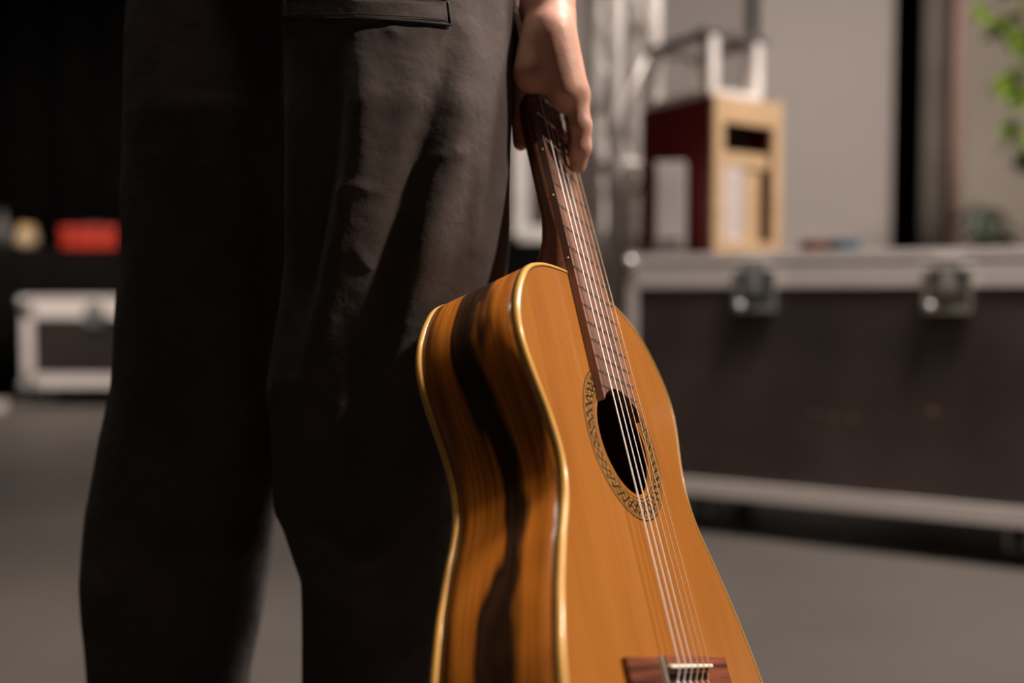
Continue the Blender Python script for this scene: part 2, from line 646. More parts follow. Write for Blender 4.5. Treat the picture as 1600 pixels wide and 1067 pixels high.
def cone_sdf(G, a, b, ra, rb):
    a = np.array(a)
    b = np.array(b)
    d = b - a
    L2 = max(float(d @ d), 1e-12)
    t = np.clip(((G[0] - a[0]) * d[0] + (G[1] - a[1]) * d[1] + (G[2] - a[2]) * d[2]) / L2, 0, 1)
    q = np.sqrt((G[0] - a[0] - t * d[0]) ** 2 + (G[1] - a[1] - t * d[1]) ** 2 + (G[2] - a[2] - t * d[2]) ** 2)
    return q - (ra + (rb - ra) * t)


def ell_sdf(G, c, r):
    k = np.sqrt(((G[0] - c[0]) / r[0]) ** 2 + ((G[1] - c[1]) / r[1]) ** 2 + ((G[2] - c[2]) / r[2]) ** 2)
    return (k - 1) * min(r)


# ================================================================== THE HALL
X0, X1, Y0, Y1, ZC = -5.2, 4.6, -3.0, 7.2, 4.2
tag(box('floor', ((X0 + X1) / 2, (Y0 + Y1) / 2, -0.05), (X1 - X0 + 0.4, Y1 - Y0 + 0.4, 0.1), M_CONC), kind='structure')
tag(box('ceiling', ((X0 + X1) / 2, (Y0 + Y1) / 2, ZC + 0.05), (X1 - X0 + 0.4, Y1 - Y0 + 0.4, 0.1), M_DARKW), kind='structure')
tag(box('wall_back', ((X0 + X1) / 2, Y1 + 0.05, ZC / 2), (X1 - X0, 0.1, ZC), M_DARKW), kind='structure')
tag(box('wall_front', ((X0 + X1) / 2, Y0 - 0.05, ZC / 2), (X1 - X0, 0.1, ZC), M_DARKW), kind='structure')
tag(box('wall_left', (X0 - 0.05, (Y0 + Y1) / 2, ZC / 2), (0.1, Y1 - Y0 + 0.2, ZC), M_DARKW), kind='structure')
tag(box('wall_right', (X1 + 0.05, (Y0 + Y1) / 2, ZC / 2), (0.1, Y1 - Y0 + 0.2, ZC), M_DARKW), kind='structure')


def drape(name, x0, x1, y, z0, z1, amp, wave, m, seed=1):
    rnd = random.Random(seed)
    n = int((x1 - x0) / wave * 12)
    ph = [rnd.uniform(0, 6.28) for _ in range(3)]
    V, F = [], []
    for layer in (0, 1):
        for k, z in enumerate((z0, (z0 + z1) / 2, z1)):
            for i in range(n + 1):
                x = x0 + (x1 - x0) * i / n
                a = math.sin(x / wave * 2 * PI + ph[0]) + 0.4 * math.sin(x / wave * 3.3 + ph[1])
                V.append((x, y + amp * a * (1.0 - 0.25 * k / 2) + layer * 0.006, z))
    m1 = n + 1
    for k in (0, 1):
        for i in range(n):
            a = k * m1 + i
            F.append((a, a + 1, a + m1 + 1, a + m1))
            b = 3 * m1 + k * m1 + i
            F.append((b, b + m1, b + m1 + 1, b + 1))
    for i in range(n):
        F.append((i, 3 * m1 + i, 3 * m1 + i + 1, i + 1))
        F.append((2 * m1 + i, 2 * m1 + i + 1, 5 * m1 + i + 1, 5 * m1 + i))
    return pyobj(name, V, F, m, None, True)


tag(drape('stage_curtain', X0 + 0.05, 0.16, 6.85, 0.01, 4.15, 0.05, 0.32, M_DRAPE, 3),
    'black stage curtain filling the dark back wall behind the person', 'curtain')


def panel(name, x0, x1, y, m, label, edge=True):
    t = empty(name, ((x0 + x1) / 2, y, 0))
    w = x1 - x0
    box('board', (0, 0, 1.6), (w, 0.04, 3.2), m, t, 0.004)
    box('edge_strip', (-w / 2 + 0.02, -0.024, 1.6), (0.04, 0.01, 3.2), m, t)
    box('edge_strip', (w / 2 - 0.02, -0.024, 1.6), (0.04, 0.01, 3.2), m, t)
    box('floor_foot', (0, 0.19, 0.03), (w * 0.8, 0.34, 0.06), M_DKGREY, t)
    tag(t, label, 'panel')
    return t


DP = 5.6
pw = lambda px, d=DP: (px - 800) / FPX * d * 0.983
panel('partition_panel', 0.20, pw(1166), DP, M_PANEL2, 'grey partition panel behind the aluminium truss and red box')
panel('partition_panel', pw(1184), pw(1396), DP, M_PANEL, 'pale partition panel between the two black gaps')
panel('partition_panel', pw(1506), pw(1506) + 1.2, DP + 0.05, M_BEIGE, 'beige partition panel behind the green plant')
tag(drape('side_curtain', pw(1443), pw(1502), DP - 0.02, 0.01, 3.3, 0.025, 0.14, M_CURT, 5),
    'taupe curtain hanging beside the salmon pipe', 'curtain')
tag(lathe('vertical_pipe', [(0.024, 0), (0.024, 3.4)], M_PINK, loc=(pw(1500, 5.4), 5.4, 0), n=16),
    'salmon pink vertical pipe beside the taupe curtain', 'pipe')


# ------------------------------------------------------------------ flight cases
def latch(parent, x, y, z, s=1.0):
    """butterfly latch on a front face that looks along -y"""
    l = box('latch', (x, y - 0.003, z), (0.105 * s, 0.006, 0.105 * s), M_DISH, parent, 0.002)
    bm = bmesh.new()
    for cx, w in ((-0.048, 0.012), (0.048, 0.012)):
        add_box(bm, (x + cx * s, y - 0.010, z), (w * s, 0.010, 0.105 * s), None, 0.002)
    for cz in (-0.048, 0.048):
        add_box(bm, (x, y - 0.010, z + cz * s), (0.105 * s, 0.010, 0.012 * s), None, 0.002)
    bmobj('dish_rim', bm, M_ZINC, l)
    bm = bmesh.new()
    add_box(bm, (x, y - 0.013, z + 0.012 * s), (0.026 * s, 0.014, 0.058 * s), None, 0.004)
    add_box(bm, (x, y - 0.021, z + 0.008 * s), (0.050 * s, 0.006, 0.018 * s), None, 0.003)
    bmobj('twist_key', bm, M_ZINC, l)
    lathe('rivet', [(0.0, 0.0), (0.013 * s, 0.002), (0.013 * s, 0.008), (0.007 * s, 0.013), (0.0, 0.0145)], M_ZINC, l, 14,
          (x - 0.036 * s, y - 0.015, z - 0.040 * s), axis='Y')
    box('keeper_plate', (x, y - 0.006, z + 0.066 * s), (0.062 * s, 0.012, 0.024 * s), M_ZINC, l, 0.003)
    return l


def caster(parent, x, y, h):
    c = lathe('caster', [(0.0, 0), (h * 0.36, 0.0), (h * 0.40, 0.004), (h * 0.40, 0.030), (h * 0.36, 0.034), (0, 0.034)],
              M_TYRE, parent, 20, (x - 0.017, y, h * 0.40), axis='X')
    bm = bmesh.new()
    add_box(bm, (x - 0.024, y, h * 0.62), (0.005, 0.05, h * 0.66), None)
    add_box(bm, (x + 0.024, y, h * 0.62), (0.005, 0.05, h * 0.66), None)
    add_box(bm, (x, y, h * 0.965), (0.09, 0.09, h * 0.07), None)
    bmobj('fork', bm, M_ZINC, c)
    return c


def flight_case(name, loc, rz, L, D, z0, z1, lid, label, latches, casters=True, rail=0.045, ball=0.022, post=0.030, shell=None):
    """front face on local y=0 looking to -y, x from 0 to L"""
    t = empty(name, loc, rz)
    body = box('body_shell', (L / 2, D / 2, (z0 + z1 - lid) / 2), (L - 0.008, D - 0.008, z1 - lid - z0 - 0.004), shell or M_LAM, t)
    box('lid_shell', (L / 2, D / 2, z1 - lid / 2 + 0.004), (L - 0.006, D - 0.006, lid - 0.012), shell or M_LAM, t)
    lr = min(0.027, lid)
    def frame_rails(z, hh, nm, th=0.006):
        for (c, s) in (((L / 2, th / 2 - 0.002, z), (L, th, hh)), ((L / 2, D - th / 2 + 0.002, z), (L, th, hh)),
                       ((th / 2 - 0.002, D / 2, z), (th, D, hh)), ((L - th / 2 + 0.002, D / 2, z), (th, D, hh))):
            box(nm, c, s, M_ALU, t, 0.0015)
    frame_rails(z0 + rail / 2, rail, 'bottom_rail')
    frame_rails(z1 - lid - rail * 0.62, rail * 1.2, 'body_rail', 0.008)
    frame_rails(z1 - lr / 2, lr, 'lid_rail', 0.008)
    if lid > 0.06:
        frame_rails(z1 - lid + 0.012, 0.02, 'lid_rail', 0.008)
    for x in (post / 2 - 0.002, L - post / 2 + 0.002):
        for y, sg in ((0.0, 1), (D, -1)):
            box('corner_post', (x, y + sg * 0.001, (z0 + z1 - lid) / 2), (post, 0.006, z1 - lid - z0), M_ALU, t, 0.001)
    bt = bmesh.new()
    for z in (z1 - 0.003,):
        for (c, s) in (((L / 2, 0.015, z), (L, 0.03, 0.006)), ((L / 2, D - 0.015, z), (L, 0.03, 0.006)),
                       ((0.015, D / 2, z), (0.03, D, 0.006)), ((L - 0.015, D / 2, z), (0.03, D, 0.006))):
            add_box(bt, c, s)
    bmobj('top_edge_angle', bt, M_ALU, t)
    for x in (0.004, L - 0.004):
        for y in (0.004, D - 0.004):
            for z in (z0 + 0.012, z1 - ball - 0.001):
                bm = bmesh.new()
                bmesh.ops.create_uvsphere(bm, u_segments=12, v_segments=8, radius=ball)
                bmesh.ops.translate(bm, vec=(x, y, z), verts=bm.verts[:])
                bmobj('ball_corner', bm, M_ZINC, t, True)
    for x, zc, s in latches:
        latch(t, x, 0.0, zc, s)
    if casters:
        for x in (0.19, L - 0.19) if L > 0.9 else (0.1, L - 0.1):
            for y in (0.09, D - 0.09):
                caster(t, x, y, z0)
    return tag(t, label, 'flight case')


# big case: its front edge runs from A towards the camera on the right
A = Vector((0.345, 2.73, 0))
U = Vector((0.877, -0.480, 0)).normalized()
RZ = math.atan2(U.y, U.x)
CL = 1.16
caseloc = A - U * 0.03
big = flight_case('flight_case', caseloc, RZ, CL, 0.60, 0.100, 0.747, 0.036,
                  'large dark brown flight case with aluminium edges and two latches, right of the guitar',
                  [(0.03 + 0.3236, 0.648, 1.0), (0.03 + 0.780, 0.648, 1.0)])
mk = random.Random(4)
M_WORN = mat('worn_wood_mark', (0.30, 0.19, 0.11), 0.8, var=0.3, scale=90)
for (x, z, w, h) in ((0.507, 0.338, 0.026, 0.009), (0.55, 0.333, 0.024, 0.010), (0.60, 0.330, 0.044, 0.009), (0.683, 0.331, 0.018, 0.008), (0.783, 0.360, 0.022, 0.020)):
    ring_ = []
    for j in range(14):
        a_ = 2 * PI * j / 14
        k_ = mk.uniform(0.6, 1.0)
        ring_.append((x + 0.5 * w * k_ * math.cos(a_), z + 0.5 * h * k_ * math.sin(a_)))
    V = [(px_, 0.0034, pz_) for px_, pz_ in ring_] + [(px_, 0.0044, pz_) for px_, pz_ in ring_]
    F = [tuple(range(14)), tuple(range(14, 28))[::-1]] + [(j, 14 + j, 14 + (j + 1) % 14, (j + 1) % 14) for j in range(14)]
    pyobj('worn_mark', V, F, M_WORN, big)


def on_case(s, n, z=0.748):
    """point on the lid: s along the front edge from A, n back from it"""
    B = Vector((-U.y, U.x, 0))
    return A + U * s + B * n + Vector((0, 0, z))


# ------------------------------------------------------------------ red box with plywood front on the case
cr = Vector((0.554, 2.80, 0.748))
fdir = Vector((0.84, 0.54, 0)).normalized()
rb = empty('storage_box', cr, math.atan2(fdir.y, fdir.x))
bw, bd, bh, th = 0.272, 0.30, 0.437, 0.014
box('side_panel', (th / 2, bd / 2, bh / 2), (th, bd, bh), M_RED, rb)
box('side_panel', (bw - th / 2, bd / 2, bh / 2), (th, bd, bh), M_RED, rb)
box('back_panel', (bw / 2, bd - th / 2, bh / 2), (bw - 2 * th - 0.001, th, bh), M_RED, rb)
box('top_panel', (bw / 2, bd / 2, bh + 0.004), (bw, bd, 0.008), M_RED, rb)
fw = 0.038
box('front_stile', (fw / 2, -0.008, bh / 2 + 0.006), (fw, 0.016, bh + 0.010), M_PLY, rb, 0.003)
box('front_stile', (bw - fw / 2, -0.008, bh / 2 + 0.006), (fw, 0.016, bh + 0.010), M_PLY, rb, 0.003)
box('front_rail', (bw / 2, -0.008, bh - 0.03), (bw - 2 * fw, 0.016, 0.070), M_PLY, rb, 0.002)
box('front_rail', (bw / 2, -0.008, 0.02), (bw - 2 * fw, 0.016, 0.04), M_PLY, rb, 0.002)
box('shelf', (bw / 2, 0.10, 0.275), (bw - 2 * th, 0.19, 0.042), M_PLY, rb)
box('inner_board', (0.088, 0.012, 0.146), (0.098, 0.012, 0.214), M_PALE, rb)
box('inner_slat', (0.175, 0.02, 0.146), (0.06, 0.02, 0.214), M_PLY, rb)
tube('hanging_cable', [(0.075, 0.05, 0.30), (0.10, 0.045, 0.345), (0.14, 0.045, 0.352), (0.185, 0.05, 0.325), (0.20, 0.05, 0.298)],
     0.008, M_RUB, rb, 6)
tag(rb, 'upright dark red box with pale plywood front frame standing on the flight case', 'box')

# aluminium cage frame on top of the red box
cg = empty('aluminium_frame', cr + Vector((0, 0, bh + 0.009)), math.atan2(fdir.y, fdir.x))
for x in (0.025, 0.20):
    for y in (0.03, 0.27):
        box('post', (x, y, 0.085), (0.034, 0.034, 0.166), M_ALUT, cg, 0.004)
for y in (0.03, 0.27):
    box('top_bar', (0.1125, y, 0.177), (0.25, 0.03, 0.022), M_DKGREY, cg, 0.003)
    box('bottom_bar', (0.1125, y, 0.012), (0.141, 0.03, 0.024), M_ALUT, cg, 0.003)
for x in (0.025, 0.20):
    box('top_bar', (x, 0.15, 0.177), (0.03, 0.209, 0.022), M_DKGREY, cg, 0.003)
    box('bottom_bar', (x, 0.15, 0.012), (0.03, 0.205, 0.024), M_ALUT, cg, 0.003)
tag(cg, 'small open aluminium frame with dark top bars resting on the red box', 'frame')

# pale grey upright speaker in front of the red side
sp = empty('speaker_box', on_case(0.045, 0.13, 0.748), RZ + 0.25)
box('cabinet', (0, 0, 0.13), (0.085, 0.08, 0.26), M_GREY, sp, 0.006)
box('grille', (0, -0.042, 0.145), (0.069, 0.006, 0.20), M_GREY2, sp, 0.002)
box('base_foot', (0, -0.002, 0.013), (0.091, 0.092, 0.026), M_DKGREY, sp, 0.003)
tag(sp, 'narrow pale grey speaker box in front of the red box side', 'speaker')


def tape_roll(s, n, r, h, m, label, z=0.748, loc=None):
    t = empty('tape_roll', loc if loc else on_case(s, n, z))
    V, F = [], []
    prof = [(r * 0.62, 0), (r, 0), (r, h), (r * 0.62, h)]
    for (rr, z_) in prof:
        for j in range(24):
            V.append((rr * math.cos(2 * PI * j / 24), rr * math.sin(2 * PI * j / 24), z_))
    for i in range(4):
        for j in range(24):
            F.append((i * 24 + j, i * 24 + (j + 1) % 24, ((i + 1) % 4) * 24 + (j + 1) % 24, ((i + 1) % 4) * 24 + j))
    pyobj('tape', V, F, m, t)
    V2 = []
    prof = [(r * 0.56, 0.0), (r * 0.615, 0.0), (r * 0.615, h * 1.02), (r * 0.56, h * 1.02)]
    for (rr, z_) in prof:
        for j in range(24):
            V2.append((rr * math.cos(2 * PI * j / 24), rr * math.sin(2 * PI * j / 24), z_))
    pyobj('core', V2, F, M_CORE, t)
    tag(t, label, 'tape')
    return t


tape_roll(0.43, 0.20, 0.040, 0.034, M_REDT, 'maroon tape roll lying on the flight case beside the plywood frame')
tape_roll(0.505, 0.20, 0.042, 0.034, M_BLUE, 'blue tape roll lying on the flight case lid')

# ------------------------------------------------------------------ aluminium truss tower
tr = empty('truss_tower', (W(974, 459, 3.28).x, 3.30, 0), math.radians(22))
TS, TH = 0.069, 3.4
box('base_plate', (0, 0, 0.008), (0.34, 0.34, 0.016), M_DKGREY, tr, 0.003)
cs = [(-TS, -TS), (TS, -TS), (TS, TS), (-TS, TS)]
for cx, cy in cs:
    lathe('chord', [(0.026, 0.016), (0.026, TH)], M_ALUT, tr, 16, (cx, cy, 0))
for k in range(4):
    a, b = cs[k], cs[(k + 1) % 4]
    z = 0.10
    i = 0
    while z < TH - 0.28:
        p, q = (a, b) if i % 2 == 0 else (b, a)
        tube('brace', [(p[0], p[1], z), (q[0], q[1], z + 0.27)], 0.0075, M_ALUT, tr, 8)
        z += 0.27
        i += 1
    for zz in (0.06, 1.06, 2.06, 3.06):
        tube('cross_bar', [(a[0], a[1], zz), (b[0], b[1], zz)], 0.012, M_ALUT, tr, 8)
tag(tr, 'upright square aluminium truss tower behind the hand and the flight case', 'truss')

# ------------------------------------------------------------------ far left: draped table, small case, clutter
tbl = empty('draped_table', (-1.75, 6.12, 0))
box('table_top', (0, 0.29, 0.905), (4.7, 0.60, 0.03), M_DRAPE, tbl)
for x in (-2.2, 0, 2.2):
    for y in (0.08, 0.52):
        box('leg', (x, y, 0.445), (0.05, 0.05, 0.888), M_DKGREY, tbl)
sk = drape('table_skirt', -2.35, 2.35, -0.045, 0.02, 0.92, 0.012, 0.22, M_DRAPE, 8)
sk.parent = tbl
tag(tbl, 'long table under black cloth in the dark behind the person', 'table')

flight_case('flight_case', (-2.765, 5.62, 0), 0.0, 0.82, 0.36, 0.112, 0.622, 0.030,
            'small flight case with wide aluminium edges in front of the black table',
            [(0.41, 0.52, 1.0)], rail=0.072, ball=0.03, post=0.062, shell=M_LAMD)

tb = empty('toolbox', (-2.80, 6.20, 0.92))
tb.scale = (0.97, 0.9, 0.82)
bm = bmesh.new()
add_box(bm, (0.17, 0.10, 0.055), (0.345, 0.18, 0.108), None, 0.010)
bmobj('tray', bm, M_REDBOX, tb)
box('lid', (0.17, 0.10, 0.138), (0.36, 0.195, 0.056), M_REDBOX, tb, 0.014)
box('clasp', (0.09, 0.002, 0.112), (0.03, 0.012, 0.045), M_RUB, tb, 0.002)
box('clasp', (0.25, 0.002, 0.112), (0.03, 0.012, 0.045), M_RUB, tb, 0.002)
tube('handle', [(0.09, 0.10, 0.160), (0.10, 0.10, 0.185), (0.24, 0.10, 0.185), (0.25, 0.10, 0.160)], 0.008, M_RUB, tb, 8)
tag(tb, 'red toolbox standing on the black table', 'toolbox')

jar = empty('jar', (-3.03, 6.24, 0.92))
lathe('jar_body', [(0.0, 0), (0.055, 0.0), (0.07, 0.03), (0.066, 0.09), (0.045, 0.12), (0.0, 0.12)], M_TAN, jar, 20)
lathe('jar_lid', [(0.0, 0.121), (0.048, 0.121), (0.048, 0.145), (0.0, 0.15)], M_BRASSDOT, jar, 20)
tag(jar, 'small tan jar with yellow lid beside the red toolbox', 'jar')
bot = empty('bottle', (-3.20, 6.28, 0.92))
lathe('bottle_body', [(0.0, 0), (0.05, 0.0), (0.052, 0.14), (0.02, 0.19), (0.018, 0.23), (0.0, 0.23)], M_POT, bot, 18)
lathe('bottle_cap', [(0.0, 0.231), (0.021, 0.231), (0.021, 0.255), (0.0, 0.257)], M_RUB, bot, 14)
tag(bot, 'dark grey bottle left of the tan jar on the black table', 'bottle')
tape_roll(0, 0, 0.05, 0.05, M_WHITE, 'white tape roll lying on the floor at the far left', loc=Vector((W(-8, 641, 5.45).x, 5.45, 0)))

# grey-edged rack on a black plinth, seen between trousers and guitar neck
pl = box('stage_block', (0.23, 4.66, 0.435), (0.62, 0.5, 0.87), M_DRAPE, None, 0.01)
tag(pl, 'black stage block under the grey framed rack case', 'block')
rk = empty('rack_case', (0.005, 4.44, 0.871))
box('rack_shell', (0.21, 0.2, 0.25), (0.41, 0.38, 0.485), M_LAM, rk)
for x in (0.035, 0.385):
    box('side_rail', (x, 0.006, 0.25), (0.07, 0.012, 0.50), M_ALUT, rk, 0.003)
for z in (0.035, 0.455):
    box('cross_rail', (0.21, 0.006, z), (0.279, 0.012, 0.09 if z > 0.4 else 0.07), M_ALUT, rk, 0.003)
for x in (0.012, 0.408):
    for z in (0.012, 0.488):
        bm = bmesh.new()
        bmesh.ops.create_uvsphere(bm, u_segments=12, v_segments=8, radius=0.028)
        bmesh.ops.translate(bm, vec=(x, 0.006, z + 0.016), verts=bm.verts[:])
        bmobj('ball_corner', bm, M_ZINC, rk, True)
tag(rk, 'grey framed rack case with dark front between trousers and guitar neck', 'rack case')

# ------------------------------------------------------------------ plant and chair behind the case
pt = empty('potted_plant', (2.36, 4.35, 0))
lathe('pot', [(0.0, 0), (0.14, 0), (0.17, 0.05), (0.19, 0.36), (0.20, 0.38), (0.18, 0.38), (0.17, 0.33), (0.0, 0.33)], M_POT, pt, 28)
lathe('soil', [(0.0, 0.331), (0.168, 0.331), (0.16, 0.345), (0.0, 0.35)], M_SOIL, pt, 20)
trunk = [(0, 0, 0.33), (0.01, 0, 0.7), (-0.03, 0.01, 1.05), (0.03, 0, 1.4), (0.08, 0.01, 1.95)]
tube('trunk', [tuple(p) for p in catmull(trunk, 5, False)], [0.022] * 8 + [0.018] * 6 + [0.012] * 7, M_STEM, pt, 8)
rnd = random.Random(11)
brs = [((0.0, 0, 1.2), (-0.24, -0.03, 1.36)), ((0.03, 0, 1.35), (-0.25, -0.05, 1.58)), ((0.05, 0, 1.55), (-0.12, 0.0, 1.78)),
       ((0.05, 0, 1.62), (-0.30, 0.02, 1.86)), ((0.07, 0, 1.8), (-0.16, -0.02, 2.0)), ((0.0, 0, 1.18), (-0.10, 0.05, 1.25)),
       ((-0.02, 0, 0.80), (-0.33, -0.03, 1.00)), ((0.0, 0, 0.72), (-0.27, 0.04, 0.90)), ((0.0, 0, 0.7), (-0.31, 0.02, 0.82))]
lv = []
leaf_shape = [(0, 0), (0.016, 0.015), (0.024, 0.035), (0.018, 0.06), (0, 0.085), (-0.018, 0.06), (-0.024, 0.035), (-0.016, 0.015)]
def leaf_mesh(nm, m):
    V = [(x, y, 0.35 * abs(x) - 2.2 * y * y) for x, y in leaf_shape] + [(0, 0.035, -0.003), (0, 0.06, -0.008)]
    V2 = [(x, y, z - 0.0012) for x, y, z in V]
    F = [(0, 1, 2, 8), (2, 3, 9, 8), (3, 4, 9), (4, 5, 9), (5, 6, 8, 9), (6, 7, 0, 8)]
    n = len(V)
    G = F + [tuple(n + i for i in f[::-1]) for f in F]
    for i in range(8):
        j = (i + 1) % 8
        G.append((i, n + i, n + j, j))
    me = bpy.data.meshes.new(nm)
    me.from_pydata(V + V2, [], G)
    me.materials.append(m)
    return me
LM, LD = leaf_mesh('leaf', M_LEAF), leaf_mesh('leaf', M_LEAFD)
for bi, (a, b) in enumerate(brs):
    tube('branch', [a, tuple((np.array(a) + np.array(b)) / 2 + np.array([0, 0, 0.02])), b], [0.007, 0.006, 0.004], M_STEM, pt, 6)
    for k in range(16 if bi < 6 else 14):
        f = rnd.uniform(0.45, 1.08) if bi < 6 else rnd.uniform(0.75, 1.1)
        p = np.array(a) * (1 - f) + np.array(b) * f
        o = bpy.data.objects.new('leaf', LM if bi < 6 else LD)
        COL.objects.link(o)
        o.parent = pt
        o.location = Vector(p) + Vector((rnd.uniform(-.03, .03), rnd.uniform(-.03, .03), rnd.uniform(-.03, .03)))
        o.rotation_euler = (rnd.uniform(-1.6, 0.4), rnd.uniform(-0.6, 0.6), rnd.uniform(0, 6.28))
        s = rnd.uniform(1.0, 1.6)
        o.scale = (s, s, s)
tag(pt, 'leafy green potted plant rising behind the flight case', 'plant')

ch = empty('upholstered_chair', (2.24, 3.80, 0), math.radians(-8))
box('seat', (0, -0.25, 0.46), (0.48, 0.48, 0.09), M_UPH, ch, 0.03)
bm = bmesh.new()
add_box(bm, (0, 0.0, 0.745), (0.46, 0.07, 0.43), None, 0.034)
bmobj('backrest', bm, M_UPH, ch, True)
for x in (-0.2, 0.2):
    for y in (-0.45, -0.03):
        tube('leg', [(x * 1.1, y, 0), (x, y, 0.42)], [0.013, 0.018], M_DKGREY, ch, 10)
tag(ch, 'grey upholstered chair with rounded back below the green plant', 'chair')

# ================================================================== THE GUITAR
G = empty('classical_guitar')
GM = Matrix(((0.52120, -0.18650, 0.83281, 0.12237), (0.79994, 0.44680, -0.40058, 0.71336),
             (-0.29739, 0.87498, 0.38206, 0.36664), (0, 0, 0, 1)))
G.matrix_world = GM
tag(G, 'classical guitar with orange cedar top and dark-streaked wooden sides, held by its neck', 'guitar')

half = [(30, 324.6), (63, 319), (86, 311.5), (104, 301), (119, 284), (130, 266), (136, 250), (138, 236), (136.5, 222),
        (132, 206), (126, 190), (121, 176), (117, 160), (115.5, 145), (117, 132), (121, 119), (128, 105), (138, 88), (147, 71),
        (157, 51), (166, 29), (173, 10), (179, -12), (183, -35), (183.5, -55), (180, -78), (170, -103), (152, -127),
        (124, -145), (88, -155), (45, -159.5)]
ring = [(0, 325)] + [(-x, y) for x, y in half] + [(0, -160)] + [(x, y) for x, y in half[::-1]]
OUT = [p / 1000 for p in catmull(ring, 5)]          # runs down the bass side, up the treble side
NO = len(OUT)
ONRM = []
for i in range(NO):
    t = OUT[(i + 1) % NO] - OUT[i - 1]
    n = np.array([-t[1], t[0]])
    n /= np.linalg.norm(n)
    if n @ (OUT[i] - np.array([0, 0.08])) < 0 and abs(OUT[i][1] - 0.145) > 0.08:
        pass
    ONRM.append(n)
# orientation check: at the bottom the outward normal points to -y
ib = min(range(NO), key=lambda i: OUT[i][1])
if ONRM[ib][1] > 0:
    ONRM = [-n for n in ONRM]


def depth_at(y):
    return 0.097 - (y - 0.13) * 0.022


HC = np.array([0.0, 0.1763])
HR = 0.043


def plate(name, z_top, th, hole, m, inset, zfun=None):
    bm = bmesh.new()
    loop = [bm.verts.new((OUT[i][0] - ONRM[i][0] * inset, OUT[i][1] - ONRM[i][1] * inset,
                          zfun(OUT[i][1]) if zfun else z_top)) for i in range(NO)]
    edges = [bm.edges.new((loop[i], loop[(i + 1) % NO])) for i in range(NO)]
    if hole:
        hl = [bm.verts.new((HC[0] + HR * math.cos(2 * PI * j / 72), HC[1] + HR * math.sin(2 * PI * j / 72), z_top)) for j in range(72)]
        edges += [bm.edges.new((hl[j], hl[(j + 1) % 72])) for j in range(72)]
    bmesh.ops.triangle_fill(bm, use_beauty=True, edges=edges)
    ret = bmesh.ops.extrude_face_region(bm, geom=bm.faces[:])
    bmesh.ops.translate(bm, vec=(0, 0, -th), verts=[v for v in ret['geom'] if isinstance(v, bmesh.types.BMVert)])
    return bmobj(name, bm, m, G)


plate('soundboard', 0.0, 0.0025, True, M_TOP, 0.0012)
plate('back_plate', 0.0, 0.0025, False, M_BACKW, 0.0012, lambda y: -depth_at(y) + 0.0025)

# ribs with uv (u along the outline, v across)
me = bpy.data.meshes.new('rib')
V, F, UVs = [], [], []
arc = [0.0]
for i in range(NO):
    arc.append(arc[-1] + float(np.linalg.norm(OUT[(i + 1) % NO] - OUT[i])))
nv = 6
for i in range(NO + 1):
    p, n = OUT[i % NO], ONRM[i % NO]
    for j in range(nv + 1):
        f = j / nv
        z = -0.0015 - f * (depth_at(p[1]) - 0.003)
        V.append((p[0], p[1], z))
for i in range(NO):
    for j in range(nv):
        a = i * (nv + 1) + j
        F.append((a, a + 1, a + nv + 2, a + nv + 1))
        for (ii, jj) in ((i, j), (i, j + 1), (i + 1, j + 1), (i + 1, j)):
            UVs.append((arc[ii] / 1.0, jj / nv))
me.from_pydata(V, [], F)
uvl = me.uv_layers.new(name='UVMap')
for k, uvv in enumerate(UVs):
    uvl.data[k].uv = uvv
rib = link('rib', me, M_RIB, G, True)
sd = rib.modifiers.new('thickness', 'SOLIDIFY')
sd.thickness = 0.002
sd.offset = -1


def sweep_outline(name, prof, m, zfun=None, smooth=True):
    """prof: list of (outward offset, z)"""
    V, F = [], []
    k = len(prof)
    for i in range(NO):
        p, n = OUT[i], ONRM[i]
        for off, z in prof:
            V.append((p[0] + n[0] * off, p[1] + n[1] * off, z + (zfun(p[1]) if zfun else 0)))
    for i in range(NO):
        for j in range(k):
            a, b = i * k + j, i * k + (j + 1) % k
            c, d = ((i + 1) % NO) * k + (j + 1) % k, ((i + 1) % NO) * k + j
            F.append((a, b, c, d))
    bm = bmesh.new()
    tmp = bpy.data.meshes.new('tmp')
    tmp.from_pydata(V, [], F)
    bm.from_mesh(tmp)
    bpy.data.meshes.remove(tmp)
    return bmobj(name, bm, m, G, smooth)


sweep_outline('front_binding', [(0.0004, -0.0062), (0.0006, -0.0022), (0.0, -0.0006), (-0.0012, 0.0003), (-0.0030, 0.0004), (-0.0030, -0.004), (-0.0015, -0.0062)], M_BIND)
sweep_outline('purfling', [(-0.0030, 0.0003), (-0.0037, 0.0003), (-0.0037, -0.001), (-0.0030, -0.001)], M_PURF)
sweep_outline('back_binding', [(0.0004, 0.0062), (0.0006, 0.0022), (0.0, 0.0006), (-0.0012, -0.0003), (-0.0030, -0.0004), (-0.0030, 0.004), (-0.0015, 0.0062)],
              M_BIND, lambda y: -depth_at(y))

# rosette ring with uv
me = bpy.data.meshes.new('rosette')
V, F, UVs = [], [], []
r0, r1, ns = 0.0465, 0.0645, 144
for j in range(ns + 1):
    a = 2 * PI * j / ns
    for r in (r0, r1):
        V.append((HC[0] + r * math.cos(a), HC[1] + r * math.sin(a), 0.00025))
for j in range(ns):
    F.append((2 * j, 2 * j + 1, 2 * j + 3, 2 * j + 2))
    UVs += [(j / ns, 0), (j / ns, 1), ((j + 1) / ns, 1), ((j + 1) / ns, 0)]
me.from_pydata(V, [], F)
uvl = me.uv_layers.new(name='UVMap')
for k, uvv in enumerate(UVs):
    uvl.data[k].uv = uvv
link('rosette', me, M_ROS, G)

SC = 0.650
fy = lambda n: SC * 2 ** (-n / 12)
hw = lambda y: 0.026 + (0.650 - y) / 0.325 * 0.005
FBT = 0.0066
